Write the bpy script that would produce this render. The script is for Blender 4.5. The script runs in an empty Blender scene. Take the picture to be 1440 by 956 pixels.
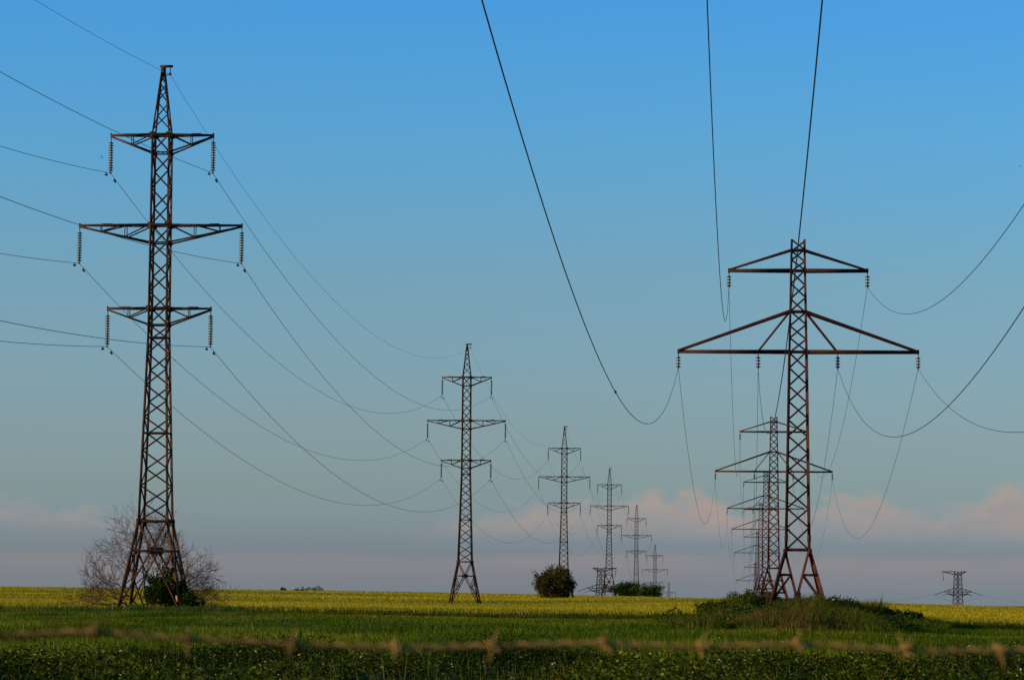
import bpy, math, random
import numpy as np
from mathutils import Vector, Matrix

# ------------------------------------------------------------------ camera, sky, sun, exposure
scn = bpy.context.scene
col = scn.collection
EYE = 1.6
cam_data = bpy.data.cameras.new("camera")
cam = bpy.data.objects.new("camera", cam_data)
col.objects.link(cam)
cam_data.sensor_width = 36.0
cam_data.lens = 112.5
cam_data.clip_start = 0.1
cam_data.clip_end = 60000.0
PITCH = math.atan(354 / 4500)
cam.matrix_world = (Matrix.Translation((0, 0, EYE)) @ Matrix.Rotation(math.pi / 2 + PITCH, 4, 'X')
                    @ Matrix.Rotation(math.radians(0.5), 4, 'Z'))
cam_data.dof.use_dof = True
cam_data.dof.focus_distance = 215.0
cam_data.dof.aperture_fstop = 15.0
scn.camera = cam
scn.view_settings.view_transform = 'Standard'
scn.view_settings.look = 'None'
scn.view_settings.exposure = 0.0
scn.view_settings.gamma = 1.0
scn.view_settings.use_curve_mapping = False
scn.render.engine = 'CYCLES'
scn.cycles.use_denoising = True
scn.cycles.max_bounces = 6
scn.cycles.diffuse_bounces = 3
scn.cycles.transparent_max_bounces = 8

SUN_EL = math.radians(9.0)
SUN_AZ = math.radians(-101.0)          # clockwise from +Y (view direction); negative is to the left
sun_dir = Vector((math.sin(SUN_AZ) * math.cos(SUN_EL), math.cos(SUN_AZ) * math.cos(SUN_EL), math.sin(SUN_EL)))
sun_data = bpy.data.lights.new("sun", 'SUN')
sun_data.energy = 4.8
sun_data.angle = math.radians(0.6)
sun_data.color = (1.0, 0.76, 0.47)
sun = bpy.data.objects.new("sun", sun_data)
sun.rotation_euler = sun_dir.to_track_quat('Z', 'Y').to_euler()
sun.location = sun_dir * 100
col.objects.link(sun)

world = bpy.data.worlds.new("World")
scn.world = world
world.use_nodes = True
wt = world.node_tree
for n in list(wt.nodes):
    wt.nodes.remove(n)


class G:
    """small helper around a node tree"""
    def __init__(self, t): self.t = t
    def n(self, typ, **kw):
        nd = self.t.nodes.new(typ)
        for k, v in kw.items(): setattr(nd, k, v)
        return nd
    def put(self, sock, v):
        if v is None: return
        if isinstance(v, bpy.types.NodeSocket): self.t.links.new(v, sock)
        else: sock.default_value = v
    def math(self, op, a, b=None, c=None, clamp=False):
        nd = self.n('ShaderNodeMath', operation=op, use_clamp=clamp)
        self.put(nd.inputs[0], a); self.put(nd.inputs[1], b); self.put(nd.inputs[2], c)
        return nd.outputs[0]
    def ramp(self, fac, stops, mode='LINEAR'):
        nd = self.n('ShaderNodeValToRGB')
        cr = nd.color_ramp; cr.interpolation = mode
        while len(cr.elements) > 1: cr.elements.remove(cr.elements[0])
        cr.elements[0].position = stops[0][0]
        for p, c in stops[1:]: cr.elements.new(p)
        for e, (p, c) in zip(sorted(cr.elements, key=lambda e: e.position), stops):
            e.color = (c[0], c[1], c[2], 1.0) if not isinstance(c, float) else (c, c, c, 1.0)
        self.put(nd.inputs[0], fac)
        return nd.outputs[0]
    def mix(self, fac, a, b, blend='MIX'):
        nd = self.n('ShaderNodeMix', data_type='RGBA', blend_type=blend)
        self.put(nd.inputs[0], fac)
        for s, v in ((nd.inputs[6], a), (nd.inputs[7], b)):
            self.put(s, v if isinstance(v, bpy.types.NodeSocket) else (v[0], v[1], v[2], 1.0))
        return nd.outputs[2]
    def maprange(self, v, a, b, c=0.0, d=1.0, smooth=False):
        nd = self.n('ShaderNodeMapRange', interpolation_type='SMOOTHSTEP' if smooth else 'LINEAR')
        for i, x in enumerate((v, a, b, c, d)): self.put(nd.inputs[i], x)
        return nd.outputs[0]
    def noise(self, vec, scale, detail=3.0, rough=0.5):
        nd = self.n('ShaderNodeTexNoise')
        self.put(nd.inputs['Vector'], vec)
        nd.inputs['Scale'].default_value = scale
        nd.inputs['Detail'].default_value = detail
        nd.inputs['Roughness'].default_value = rough
        return nd.outputs[0]


w = G(wt)
sky = w.n('ShaderNodeTexSky', sky_type='NISHITA')
sky.sun_disc = False
sky.sun_elevation = SUN_EL
sky.sun_rotation = SUN_AZ
sky.altitude = 100.0
sky.air_density = 1.0
sky.dust_density = 1.0
sky.ozone_density = 1.5

tc = w.n('ShaderNodeTexCoord')
sep = w.n('ShaderNodeSeparateXYZ')
wt.links.new(tc.outputs['Generated'], sep.inputs[0])
dx, dy, dz = sep.outputs
az = w.math('ARCTAN2', dx, dy)
def wvec(sx, sz, off=0.0):
    nd = w.n('ShaderNodeCombineXYZ')
    w.put(nd.inputs[0], w.math('MULTIPLY', az, sx)); w.put(nd.inputs[1], w.math('MULTIPLY', dz, sz)); nd.inputs[2].default_value = off
    return nd.outputs[0]
streak = w.noise(wvec(14.0, 260.0, 3.1), 1.0, 3.0)
el = w.math('ADD', dz, w.math('MULTIPLY', w.math('SUBTRACT', streak, 0.5), 0.004))
# colour of the evening air by height above the horizon (clear, dry air: bluer than the standard atmosphere)
tint = w.ramp(w.math('DIVIDE', el, 0.25, clamp=True), [
    (0.0000, (1.080, 1.500, 3.300)), (0.0293, (1.080, 1.320, 2.830)), (0.0516, (0.816, 1.145, 2.586)),
    (0.1004, (0.785, 1.150, 2.349)), (0.1315, (0.775, 1.110, 2.010)), (0.2068, (0.790, 1.070, 1.780)),
    (0.3831, (0.725, 1.135, 1.690)), (0.5572, (0.536, 1.271, 2.083)), (0.7238, (0.422, 1.288, 2.367)), (1.0, (0.42, 1.18, 2.10))])
air = w.mix(1.0, sky.outputs[0], tint, 'MULTIPLY')
# low bank of evening cumulus, pink on its tops, and a thin lilac streak beneath it
azn = w.maprange(az, -0.17, 0.17)
def A(x): return ((x - 720) / 4500 + 0.17) / 0.34
def E(y, x): return (832 + (x - 720) * 0.00873 - y) / 4500 / 0.05
top = w.ramp(azn, [(A(x), E(y, x)) for x, y in ((-40, 704), (60, 704), (170, 716), (280, 740), (470, 752), (600, 735), (690, 722), (760, 706),
                   (850, 704), (930, 694), (990, 690), (1040, 715), (1120, 722), (1190, 696), (1235, 694), (1270, 716), (1330, 712), (1380, 700), (1420, 682), (1480, 690))])
dens = w.ramp(azn, [(A(x), v) for x, v in ((-40, 0.42), (60, 0.45), (150, 0.3), (300, 0.08), (560, 0.1), (660, 0.45), (780, 0.7), (930, 0.9), (1000, 0.95),
                   (1060, 0.5), (1120, 0.32), (1200, 0.85), (1250, 0.65), (1300, 0.55), (1350, 0.45), (1420, 0.85), (1480, 0.7))])
puff = w.noise(wvec(95.0, 170.0, 0.4), 1.0, 5.0, 0.55)
topel = w.math('ADD', w.math('MULTIPLY', top, 0.05), w.math('MULTIPLY', w.math('SUBTRACT', puff, 0.5), 0.018))
depth_in = w.math('SUBTRACT', topel, dz)
m_top = w.maprange(depth_in, -0.0016, 0.0058, smooth=True)
m_bot = w.maprange(el, 0.0150, 0.0225, smooth=True)
fine = w.noise(wvec(230.0, 420.0, 7.7), 1.0, 4.0, 0.6)
m = w.math('MULTIPLY', w.math('MULTIPLY', m_top, m_bot), w.math('MULTIPLY', dens, w.maprange(fine, 0.2, 0.7, 0.72, 1.0)), clamp=True)
m = w.math('MULTIPLY', m, w.maprange(w.noise(wvec(42.0, 75.0, 5.3), 1.0, 3.0, 0.5), 0.36, 0.56, 0.68, 1.12, smooth=True), clamp=True)
lit = w.maprange(depth_in, 0.0005, 0.009, smooth=True)
cloud_col = w.mix(lit, (4.45, 3.18, 2.62), (3.40, 2.80, 2.72))
c1 = w.mix(m, air, cloud_col)
band = w.math('MULTIPLY', w.maprange(el, 0.0062, 0.0088, smooth=True), w.maprange(el, 0.0105, 0.0128, 1.0, 0.0, smooth=True))
band = w.math('MULTIPLY', band, w.ramp(azn, [(0.0, 0.1), (0.3, 0.1), (0.5, 0.3), (0.75, 0.6), (1.0, 0.6)]))
band = w.math('MULTIPLY', band, w.maprange(w.noise(wvec(16.0, 90.0, 12.0), 1.0, 2.0), 0.3, 0.65))
c2 = w.mix(band, c1, (2.95, 2.45, 2.55))
bg = w.n('ShaderNodeBackground')
bg.inputs['Strength'].default_value = 0.107
wo = w.n('ShaderNodeOutputWorld')
wt.links.new(bg.outputs[0], wo.inputs[0])
w.put(bg.inputs[0], c2)


# ------------------------------------------------------------------ materials
def new_mat(name):
    m = bpy.data.materials.new(name); m.use_nodes = True
    for n in list(m.node_tree.nodes): m.node_tree.nodes.remove(n)
    g = G(m.node_tree)
    out = g.n('ShaderNodeOutputMaterial')
    return m, g, out

def steel(name, dark, rust, amount, rough=0.72, metal=0.0):
    m, g, out = new_mat(name)
    b = g.n('ShaderNodeBsdfPrincipled')
    geo = g.n('ShaderNodeNewGeometry'); oi = g.n('ShaderNodeObjectInfo')
    n1 = g.noise(geo.outputs['Position'], 1.3, 4.0, 0.65)
    n2 = g.noise(geo.outputs['Position'], 14.0, 3.0, 0.6)
    f = g.math('ADD', g.math('MULTIPLY', n1, 0.7), g.math('ADD', g.math('MULTIPLY', n2, 0.3), g.math('MULTIPLY', oi.outputs['Random'], 0.16)))
    f = g.maprange(f, 0.5 - amount, 0.86 - amount, smooth=True)
    g.put(b.inputs['Base Color'], g.mix(f, dark, rust))
    b.inputs['Roughness'].default_value = rough; b.inputs['Metallic'].default_value = metal
    b.inputs['Specular IOR Level'].default_value = 0.10
    m.node_tree.links.new(b.outputs[0], out.inputs[0])
    return m

def plain(name, c, rough=0.7, spec=0.3, scale=6.0, var=0.25):
    m, g, out = new_mat(name)
    b = g.n('ShaderNodeBsdfPrincipled')
    geo = g.n('ShaderNodeNewGeometry')
    n1 = g.noise(geo.outputs['Position'], scale, 4.0, 0.6)
    g.put(b.inputs['Base Color'], g.mix(n1, [x * (1 - var) for x in c], [min(1, x * (1 + var)) for x in c]))
    b.inputs['Roughness'].default_value = rough; b.inputs['Specular IOR Level'].default_value = spec
    m.node_tree.links.new(b.outputs[0], out.inputs[0])
    return m

def leafy(name, trans=0.25, rough=0.6, spec=0.2):
    m, g, out = new_mat(name)
    a = g.n('ShaderNodeAttribute'); a.attribute_name = 'Col'
    b = g.n('ShaderNodeBsdfPrincipled'); t = g.n('ShaderNodeBsdfTranslucent'); mx = g.n('ShaderNodeMixShader')
    g.put(b.inputs['Base Color'], a.outputs['Color']); g.put(t.inputs['Color'], a.outputs['Color'])
    b.inputs['Roughness'].default_value = rough; b.inputs['Specular IOR Level'].default_value = spec
    mx.inputs[0].default_value = trans
    m.node_tree.links.new(b.outputs[0], mx.inputs[1]); m.node_tree.links.new(t.outputs[0], mx.inputs[2])
    m.node_tree.links.new(mx.outputs[0], out.inputs[0])
    return m

M_STEEL_A = steel('brown_weathered_steel', (0.016, 0.009, 0.006), (0.090, 0.036, 0.014), 0.08)
M_STEEL_B = steel('red_brown_painted_steel', (0.024, 0.007, 0.005), (0.078, 0.020, 0.009), 0.10)
M_PLATE = steel('rusty_plate', (0.032, 0.015, 0.009), (0.095, 0.040, 0.017), 0.18)
M_GREY = steel('grey_brown_steel', (0.018, 0.015, 0.015), (0.045, 0.028, 0.024), 0.06)
M_DISC = plain('insulator_porcelain', (0.40, 0.35, 0.20), 0.35, 0.5, 20.0, 0.15)
M_DISC_DARK = plain('insulator_glass_dark', (0.045, 0.042, 0.030), 0.3, 0.5, 20.0, 0.2)
M_FIT = plain('dark_iron_fitting', (0.02, 0.02, 0.021), 0.6)
M_WIRE = plain('weathered_aluminium_cable', (0.035, 0.038, 0.042), 0.55, 0.4)
M_BARB = steel('rusty_barbed_wire', (0.150, 0.078, 0.022), (0.350, 0.200, 0.050), 0.10)
M_WOOD = plain('grey_wood', (0.20, 0.16, 0.12), 0.85, 0.15, 25.0, 0.35)
M_PALE = plain('bleached_wood', (0.26, 0.21, 0.13), 0.85, 0.15, 12.0, 0.2)
M_BARK = plain('twig_bark', (0.115, 0.056, 0.027), 0.85, 0.1, 9.0, 0.3)
M_LEAF = leafy('leaf', 0.22, 0.7, 0.03)
M_GRASS = leafy('grass_blade', 0.3, 0.75, 0.04)
M_CROP = leafy('ripening_cereal', 0.25, 0.7, 0.1)
M_FLOWER = plain('white_petals', (0.55, 0.52, 0.34), 0.7, 0.2, 30.0, 0.1)
M_HIGHLIGHT = plain('painted_sun_highlight', (0.52, 0.24, 0.12), 0.6, 0.3, 7.0, 0.75)  # orange-white colour painting the sunlit highlight on the pylon leg
M_BIRD = plain('dark_feathers', (0.02, 0.02, 0.022), 0.8)

# ------------------------------------------------------------------ mesh helpers
def tag(o, label, cat, group=None, kind=None):
    o['label'] = label; o['category'] = cat
    if group: o['group'] = group
    if kind: o['kind'] = kind
    return o

def link(name, me, parent=None, mat=None):
    o = bpy.data.objects.new(name, me); col.objects.link(o)
    if mat is not None and len(me.materials) == 0: me.materials.append(mat)
    if parent is not None: o.parent = parent
    return o

def empty(name, loc=(0, 0, 0), rz=0.0):
    o = bpy.data.objects.new(name, None); col.objects.link(o)
    o.location = loc; o.rotation_euler = (0, 0, rz); o.empty_display_size = 0.5
    return o

def copy_tree(o, parent=None):
    c = o.copy(); col.objects.link(c)
    if parent is not None: c.parent = parent
    for ch in list(o.children): copy_tree(ch, c)
    return c

def mesh_np(name, V, loops, sizes, cols=None, smooth=False):
    """mesh from flat numpy arrays: vertices, loop vertex indices, loop count of each face"""
    V = np.asarray(V, np.float32); loops = np.asarray(loops, np.int32).ravel(); sizes = np.asarray(sizes, np.int32)
    me = bpy.data.meshes.new(name)
    me.vertices.add(len(V)); me.vertices.foreach_set('co', V.ravel())
    me.loops.add(len(loops)); me.loops.foreach_set('vertex_index', loops)
    me.polygons.add(len(sizes))
    st = np.concatenate([[0], np.cumsum(sizes)[:-1]]).astype(np.int32)
    me.polygons.foreach_set('loop_start', st); me.polygons.foreach_set('loop_total', sizes)
    if smooth: me.polygons.foreach_set('use_smooth', np.ones(len(sizes), bool))
    if cols is not None:
        ca = me.color_attributes.new('Col', 'FLOAT_COLOR', 'POINT')
        ca.data.foreach_set('color', np.concatenate([np.asarray(cols, np.float32), np.ones((len(V), 1), np.float32)], 1).ravel())
    me.update(calc_edges=True)
    return me

class MB:
    """collects closed shapes into one mesh"""
    def __init__(self): self.V = []; self.F = []; self.n = 0
    def add(self, V, F):
        self.V.append(np.asarray(V, float)); self.F += [[i + self.n for i in f] for f in F]; self.n += len(V)
    def box(self, c, s):
        c = np.array(c, float); s = np.array(s, float) / 2
        V = [c + s * np.array(k) for k in ((-1, -1, -1), (1, -1, -1), (1, 1, -1), (-1, 1, -1), (-1, -1, 1), (1, -1, 1), (1, 1, 1), (-1, 1, 1))]
        self.add(V, [(0, 3, 2, 1), (4, 5, 6, 7), (0, 1, 5, 4), (1, 2, 6, 5), (2, 3, 7, 6), (3, 0, 4, 7)])
    def angle(self, p, q, wd, hint=(1, 1, 0)):
        Mx = beam_matrix(p, q, wd, hint)
        self.add([Mx @ Vector(v) for v in L_V], L_F)
    def tube(self, pts, r, sides=6, caps=True):
        pts = np.asarray(pts, float); n = len(pts); r = np.broadcast_to(np.asarray(r, float), (n,))
        t = np.gradient(pts, axis=0); t /= np.linalg.norm(t, axis=1)[:, None] + 1e-12
        ref = np.where(np.abs(t[:, 2:3]) > 0.9, np.array([[1.0, 0, 0]]), np.array([[0, 0, 1.0]]))
        a = np.cross(t, ref); a /= np.linalg.norm(a, axis=1)[:, None] + 1e-12
        b = np.cross(t, a)
        ang = np.arange(sides) * 2 * math.pi / sides
        V = (pts[:, None] + r[:, None, None] * (np.cos(ang)[None, :, None] * a[:, None] + np.sin(ang)[None, :, None] * b[:, None])).reshape(-1, 3)
        F = []
        for i in range(n - 1):
            for k in range(sides):
                k2 = (k + 1) % sides
                F.append((i * sides + k, i * sides + k2, (i + 1) * sides + k2, (i + 1) * sides + k))
        if caps: F.append(tuple(range(sides))[::-1]); F.append(tuple((n - 1) * sides + k for k in range(sides)))
        self.add(V, F)
    def lathe(self, prof, sides, origin=(0, 0, 0)):
        ox, oy, oz = origin
        V = [(ox + r * math.cos(2 * math.pi * k / sides), oy + r * math.sin(2 * math.pi * k / sides), oz + z) for r, z in prof for k in range(sides)]
        F = [(i * sides + k, i * sides + (k + 1) % sides, (i + 1) * sides + (k + 1) % sides, (i + 1) * sides + k) for i in range(len(prof) - 1) for k in range(sides)]
        F.append(tuple(range(sides))[::-1]); F.append(tuple((len(prof) - 1) * sides + k for k in range(sides)))
        self.add(V, F)
    def mesh(self, name, smooth=False):
        V = np.concatenate(self.V); sizes = [len(f) for f in self.F]
        loops = [i for f in self.F for i in f]
        return mesh_np(name, V, loops, sizes, smooth=smooth)
    def build(self, name, mat, parent=None, smooth=False):
        return link(name, self.mesh(name, smooth), parent, mat)

_prof = [(-.5, -.5), (.5, -.5), (.5, -.30), (-.30, -.30), (-.30, .5), (-.5, .5)]
L_V = [(x, y, 0.0) for x, y in _prof] + [(x, y, 1.0) for x, y in _prof]
L_F = [(0, 5, 4, 3, 2, 1), (6, 7, 8, 9, 10, 11)] + [(i, (i + 1) % 6, 6 + (i + 1) % 6, 6 + i) for i in range(6)]
def beam_matrix(p, q, wd, hint=(1, 1, 0)):
    p, q = Vector(p), Vector(q); d = q - p; z = d.normalized(); h = Vector(hint)
    x = h - z * h.dot(z)
    if x.length < 1e-4: h = Vector((0.3, 0.1, 1)); x = h - z * h.dot(z)
    x.normalize(); y = z.cross(x)
    wx = wd if not isinstance(wd, tuple) else wd[0]; wy = wd if not isinstance(wd, tuple) else wd[1]
    return Matrix(((x.x * wx, y.x * wy, d.x, p.x), (x.y * wx, y.y * wy, d.y, p.y), (x.z * wx, y.z * wy, d.z, p.z), (0, 0, 0, 1)))
_unit = {}
def unit_angle(mat):
    if mat.name not in _unit:
        m = MB(); m.add(L_V, L_F); me = m.mesh('angle_bar'); me.materials.append(mat); _unit[mat.name] = me
    return _unit[mat.name]
def bar(name, p, q, wd, mat, parent, hint=(1, 1, 0)):
    o = bpy.data.objects.new(name, unit_angle(mat)); col.objects.link(o)
    o.parent = parent; o.matrix_local = beam_matrix(p, q, wd, hint)
    return o

# value noise for terrain and planting
_rng = np.random.default_rng(11)
_tab = _rng.random((256, 256))
def vnoise(x, y):
    xi = np.floor(x).astype(int); yi = np.floor(y).astype(int); fx = x - xi; fy = y - yi
    fx = fx * fx * (3 - 2 * fx); fy = fy * fy * (3 - 2 * fy)
    a = _tab[xi & 255, yi & 255]; b = _tab[(xi + 1) & 255, yi & 255]; c = _tab[xi & 255, (yi + 1) & 255]; d = _tab[(xi + 1) & 255, (yi + 1) & 255]
    return (a * (1 - fx) + b * fx) * (1 - fy) + (c * (1 - fx) + d * fx) * fy
def fbm(x, y): return (vnoise(x, y) * 0.55 + vnoise(x * 2.1 + 7, y * 2.1 + 3) * 0.3 + vnoise(x * 4.3 + 1, y * 4.3 + 9) * 0.15)

# ------------------------------------------------------------------ terrain
_ta = np.array([-.20, -.16, -.08, 0., .0667, .10, .16, .20])
_ty = np.array([0, 120, 200, 445, 600, 678, 900, 1000, 1145, 1379, 1612, 2500, 6000, 40000.])
_tz = np.array([
    [0, 0, 0, 0, 0, 0, 0, 0],
    [0, 0, 0, 0, 0, 0, -.15, -.25],
    [-.05, -.05, 0, 0, -.05, -.15, -.5, -.7],
    [-.1, -.1, -.4, -.75, -.05, .05, -.5, -.85],
    [.5, .5, .2, -.35, .3, -.2, -1.0, -1.4],
    [.75, .75, .4, -.15, .2, -.7, -1.8, -2.3],
    [1.34, 1.34, 1.1, .6, -.3, -2.0, -3.8, -4.8],
    [1.1, 1.1, .7, .2, -1.0, -2.6, -4.6, -5.6],
    [.2, .2, -.6, -2.2, -3.6, -4.6, -6.6, -7.6],
    [-8, -8, -10, -12, -14, -15, -17, -18],
    [-22, -22, -24, -27, -30, -31, -33, -34],
    [-60] * 8, [-90] * 8, [-120] * 8], float)
_gy = np.concatenate([np.arange(0, 1700, 10.), np.arange(1700, 40001, 100.)])
_ga = np.linspace(-.22, .22, 89)
_g1 = np.stack([np.interp(_ga, _ta, r) for r in _tz])
_grid = np.stack([np.interp(_gy, _ty, _g1[:, j]) for j in range(len(_ga))], 1)
def _smooth(a, n, ax):
    k = np.hanning(n + 2)[1:-1]; k /= k.sum()
    p = np.pad(a, [(n // 2, n // 2) if i == ax else (0, 0) for i in range(2)], mode='edge')
    return np.apply_along_axis(lambda v: np.convolve(v, k, 'valid'), ax, p)
_grid = _smooth(_smooth(_grid, 9, 0), 15, 1)
def ground_z(X, Y):
    X = np.asarray(X, float); Y = np.asarray(Y, float)
    a = np.clip(X / np.maximum(Y, 40.0), -.219, .219); fa = (a + .22) / (_ga[1] - _ga[0]); ia = np.clip(fa.astype(int), 0, len(_ga) - 2); ra = fa - ia
    iy = np.clip(np.searchsorted(_gy, Y) - 1, 0, len(_gy) - 2); ry = np.clip((Y - _gy[iy]) / (_gy[iy + 1] - _gy[iy]), 0, 1)
    z = (_grid[iy, ia] * (1 - ry) + _grid[iy + 1, ia] * ry) * (1 - ra) + (_grid[iy, ia + 1] * (1 - ry) + _grid[iy + 1, ia + 1] * ry) * ra
    z = z + 0.42 * np.exp(-(((X - 17.2) / 5.2) ** 2 + ((Y - 190) / 9.0) ** 2)) + 0.12 * np.exp(-(((X + 23) / 5) ** 2 + ((Y - 210) / 5) ** 2))
    near = np.clip((Y - 10) / 30, 0, 1) * np.clip((900 - Y) / 300, 0, 1)
    return z + near * (fbm(X * 0.11 + 40, Y * 0.07 + 11) - 0.5) * 0.16
def gz(x, y): return float(ground_z(np.array([x]), np.array([y]))[0])

def sheet(name, ys, ts, pad, zfun, keep=None):
    Yg = np.repeat(np.asarray(ys, float)[:, None], len(ts), 1); Xg = np.asarray(ts)[None] * (np.abs(Yg) + pad)
    V = np.stack([Xg, Yg, zfun(Xg, Yg)], 2).reshape(-1, 3)
    ny, nx = len(ys), len(ts)
    i = (np.arange(ny - 1)[:, None] * nx + np.arange(nx - 1)[None]).ravel()
    F = np.stack([i, i + 1, i + nx + 1, i + nx], 1)
    if keep is not None:
        k = keep(V); F = F[k[F].all(1)]
    return mesh_np(name, V, F.ravel(), np.full(len(F), 4), smooth=True)

ys = np.concatenate([[-3000, -800, -300, -100, -40], np.arange(0, 260, 4.), np.arange(260, 1000, 8.), np.arange(1000, 1800, 25.), [1900, 2100, 2500, 3200, 4500, 7000, 12000, 25000, 40000]])
ts = np.concatenate([[-6, -3, -1.5, -.8, -.5, -.35], np.linspace(-.26, .26, 80), [.35, .5, .8, 1.5, 3, 6]])
gm, g, out = new_mat('soil_and_turf')
b = g.n('ShaderNodeBsdfPrincipled'); geo = g.n('ShaderNodeNewGeometry')
n1 = g.noise(geo.outputs['Position'], 0.25, 5.0, 0.6); n2 = g.noise(geo.outputs['Position'], 3.0, 4.0, 0.65)
base = g.mix(g.maprange(n1, 0.35, 0.65), (0.030, 0.045, 0.012), (0.055, 0.060, 0.020))
g.put(b.inputs['Base Color'], g.mix(g.maprange(n2, 0.4, 0.75), base, (0.060, 0.042, 0.024)))
b.inputs['Roughness'].default_value = 0.95; b.inputs['Specular IOR Level'].default_value = 0.1
bmp = g.n('ShaderNodeBump'); bmp.inputs['Strength'].default_value = 0.6; bmp.inputs['Distance'].default_value = 0.15
g.put(bmp.inputs['Height'], n2); gm.node_tree.links.new(bmp.outputs[0], b.inputs['Normal'])
gm.node_tree.links.new(b.outputs[0], out.inputs[0])
ground = link('ground', sheet('ground', ys, ts, 60, ground_z), None, gm)
tag(ground, 'gently rolling farmland soil and turf under the crops', 'ground', kind='structure')

# edge of the cereal field (distance from the camera as a function of x)
def field_edge(X):
    e = np.interp(X, [-120, -60, -36, -20, -8, 5, 14, 22, 34, 60, 120], [262, 240, 228, 211, 202, 198.5, 199, 198, 196, 194, 190])
    return e + (vnoise(X * 0.8, X * 0 + 5) - 0.5) * 1.2
CROP = 0.40

# ------------------------------------------------------------------ planting helpers
def blades(name, P, H, W, lean, C, mat, parent=None, seed=0, two=False):
    """grass blades: one bent two-segment strip or one triangle for each point"""
    r = np.random.default_rng(seed); n = len(P)
    th = r.random(n) * 2 * math.pi; s = np.stack([np.cos(th), np.sin(th), np.zeros(n)], 1) * (W / 2)[:, None]
    ph = r.random(n) * 2 * math.pi; l = np.stack([np.cos(ph), np.sin(ph), np.zeros(n)], 1) * (lean * H * r.random(n))[:, None]
    up = np.zeros((n, 3)); up[:, 2] = H
    if two:
        V = np.stack([P - s, P + s, P + up * 0.6 + l * 0.35 + s * 0.75, P + up * 0.6 + l * 0.35 - s * 0.75, P + up + l], 1)
        i = np.arange(n)[:, None] * 5
        loops = np.concatenate([i + np.array([[0, 1, 2, 3]]), i + np.array([[3, 2, 4]])], 1)
        sizes = np.tile([4, 3], n); k = 5
    else:
        V = np.stack([P - s, P + s, P + up + l], 1); i = np.arange(n)[:, None] * 3
        loops = i + np.array([[0, 1, 2]]); sizes = np.full(n, 3); k = 3
    me = mesh_np(name, V.reshape(-1, 3), loops, sizes, np.repeat(C, k, 0))
    return link(name, me, parent, mat)

def leaf_arrays(P, D, L, W, seed=0):
    r = np.random.default_rng(seed); n = len(P)
    D = D / (np.linalg.norm(D, axis=1)[:, None] + 1e-9)
    q = r.normal(size=(n, 3)); S = np.cross(D, q); S /= np.linalg.norm(S, axis=1)[:, None] + 1e-9
    N = np.cross(D, S)
    L = L[:, None]; W = W[:, None]
    V = np.stack([P, P + D * L * 0.45 + S * W * 0.5, P + D * L - N * L * 0.15, P + D * L * 0.45 - S * W * 0.5], 1)
    return V
def leaves(name, P, D, L, W, C, mat, parent=None, seed=0):
    n = len(P); V = leaf_arrays(P, D, L, W, seed)
    me = mesh_np(name, V.reshape(-1, 3), np.arange(n * 4), np.full(n, 4), np.repeat(C, 4, 0))
    return link(name, me, parent, mat)

def colour_mix(r, n, cols, wts, var=0.25):
    c = np.array(cols)[r.choice(len(cols), n, p=np.array(wts) / sum(wts))]
    return c * (1 + (r.random((n, 1)) - 0.5) * 2 * var) * (1 + (r.random((n, 3)) - 0.5) * 0.2)

# ------------------------------------------------------------------ pylons
def lerp_tab(tab, z): return float(np.interp(z, [t[0] for t in tab], [t[1] for t in tab]))

def disc_mesh(name, r, mat):
    m = MB()
    m.lathe([(0.05, 0.060), (0.06, 0.05), (0.065, 0.03), (r * 0.75, 0.015), (r, -0.020), (r * 0.98, -0.048), (r * 0.6, -0.03), (0.05, -0.035), (0.04, -0.07)], 10)
    me = m.mesh(name, True); me.materials.append(mat); return me
DISC_A = disc_mesh('insulator_disc', 0.168, M_DISC_DARK)
DISC_B = disc_mesh('insulator_disc_short', 0.150, M_DISC_DARK)

def insulator(parent, x, ztop, length, n, pitch, link_len, disc, detail):
    """hanging string: iron links, porcelain discs, wire clamp; discs are sub-parts on the near pylons"""
    m = MB()
    m.tube([(x, 0, ztop + 0.05), (x, 0, ztop - link_len)], 0.024, 5); m.tube([(x, 0, ztop - link_len - pitch * n), (x, 0, ztop - length)], 0.026, 5)
    m.box((x, 0, ztop - length + 0.03), (0.07, 0.36, 0.09))
    m.box((x, 0, ztop - link_len * 0.5), (0.05, 0.05, link_len * 0.7))
    zs = [ztop - link_len - pitch * (k + 0.5) for k in range(n)]
    if detail:
        o = m.build('insulator_string', M_FIT, parent)
        core = MB(); core.tube([(x, 0, ztop - link_len), (x, 0, ztop - link_len - pitch * n)], 0.062, 8); core.build('core', M_DISC, o, True)
        for z in zs:
            d = link('disc', disc, o); d.location = (x, 0, z)
    else:
        r = 0.17 if disc is DISC_A else 0.15
        m.tube([(x, 0, ztop - link_len), (x, 0, ztop - link_len - pitch * n)], 0.06, 5)
        for z in zs: m.lathe([(0.04, 0.05), (r, -0.03), (r * 0.8, -0.05), (0.03, -0.06)], 6, (x, 0, z))
        o = m.build('insulator_string', M_DISC_DARK, parent)
    return o

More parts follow.
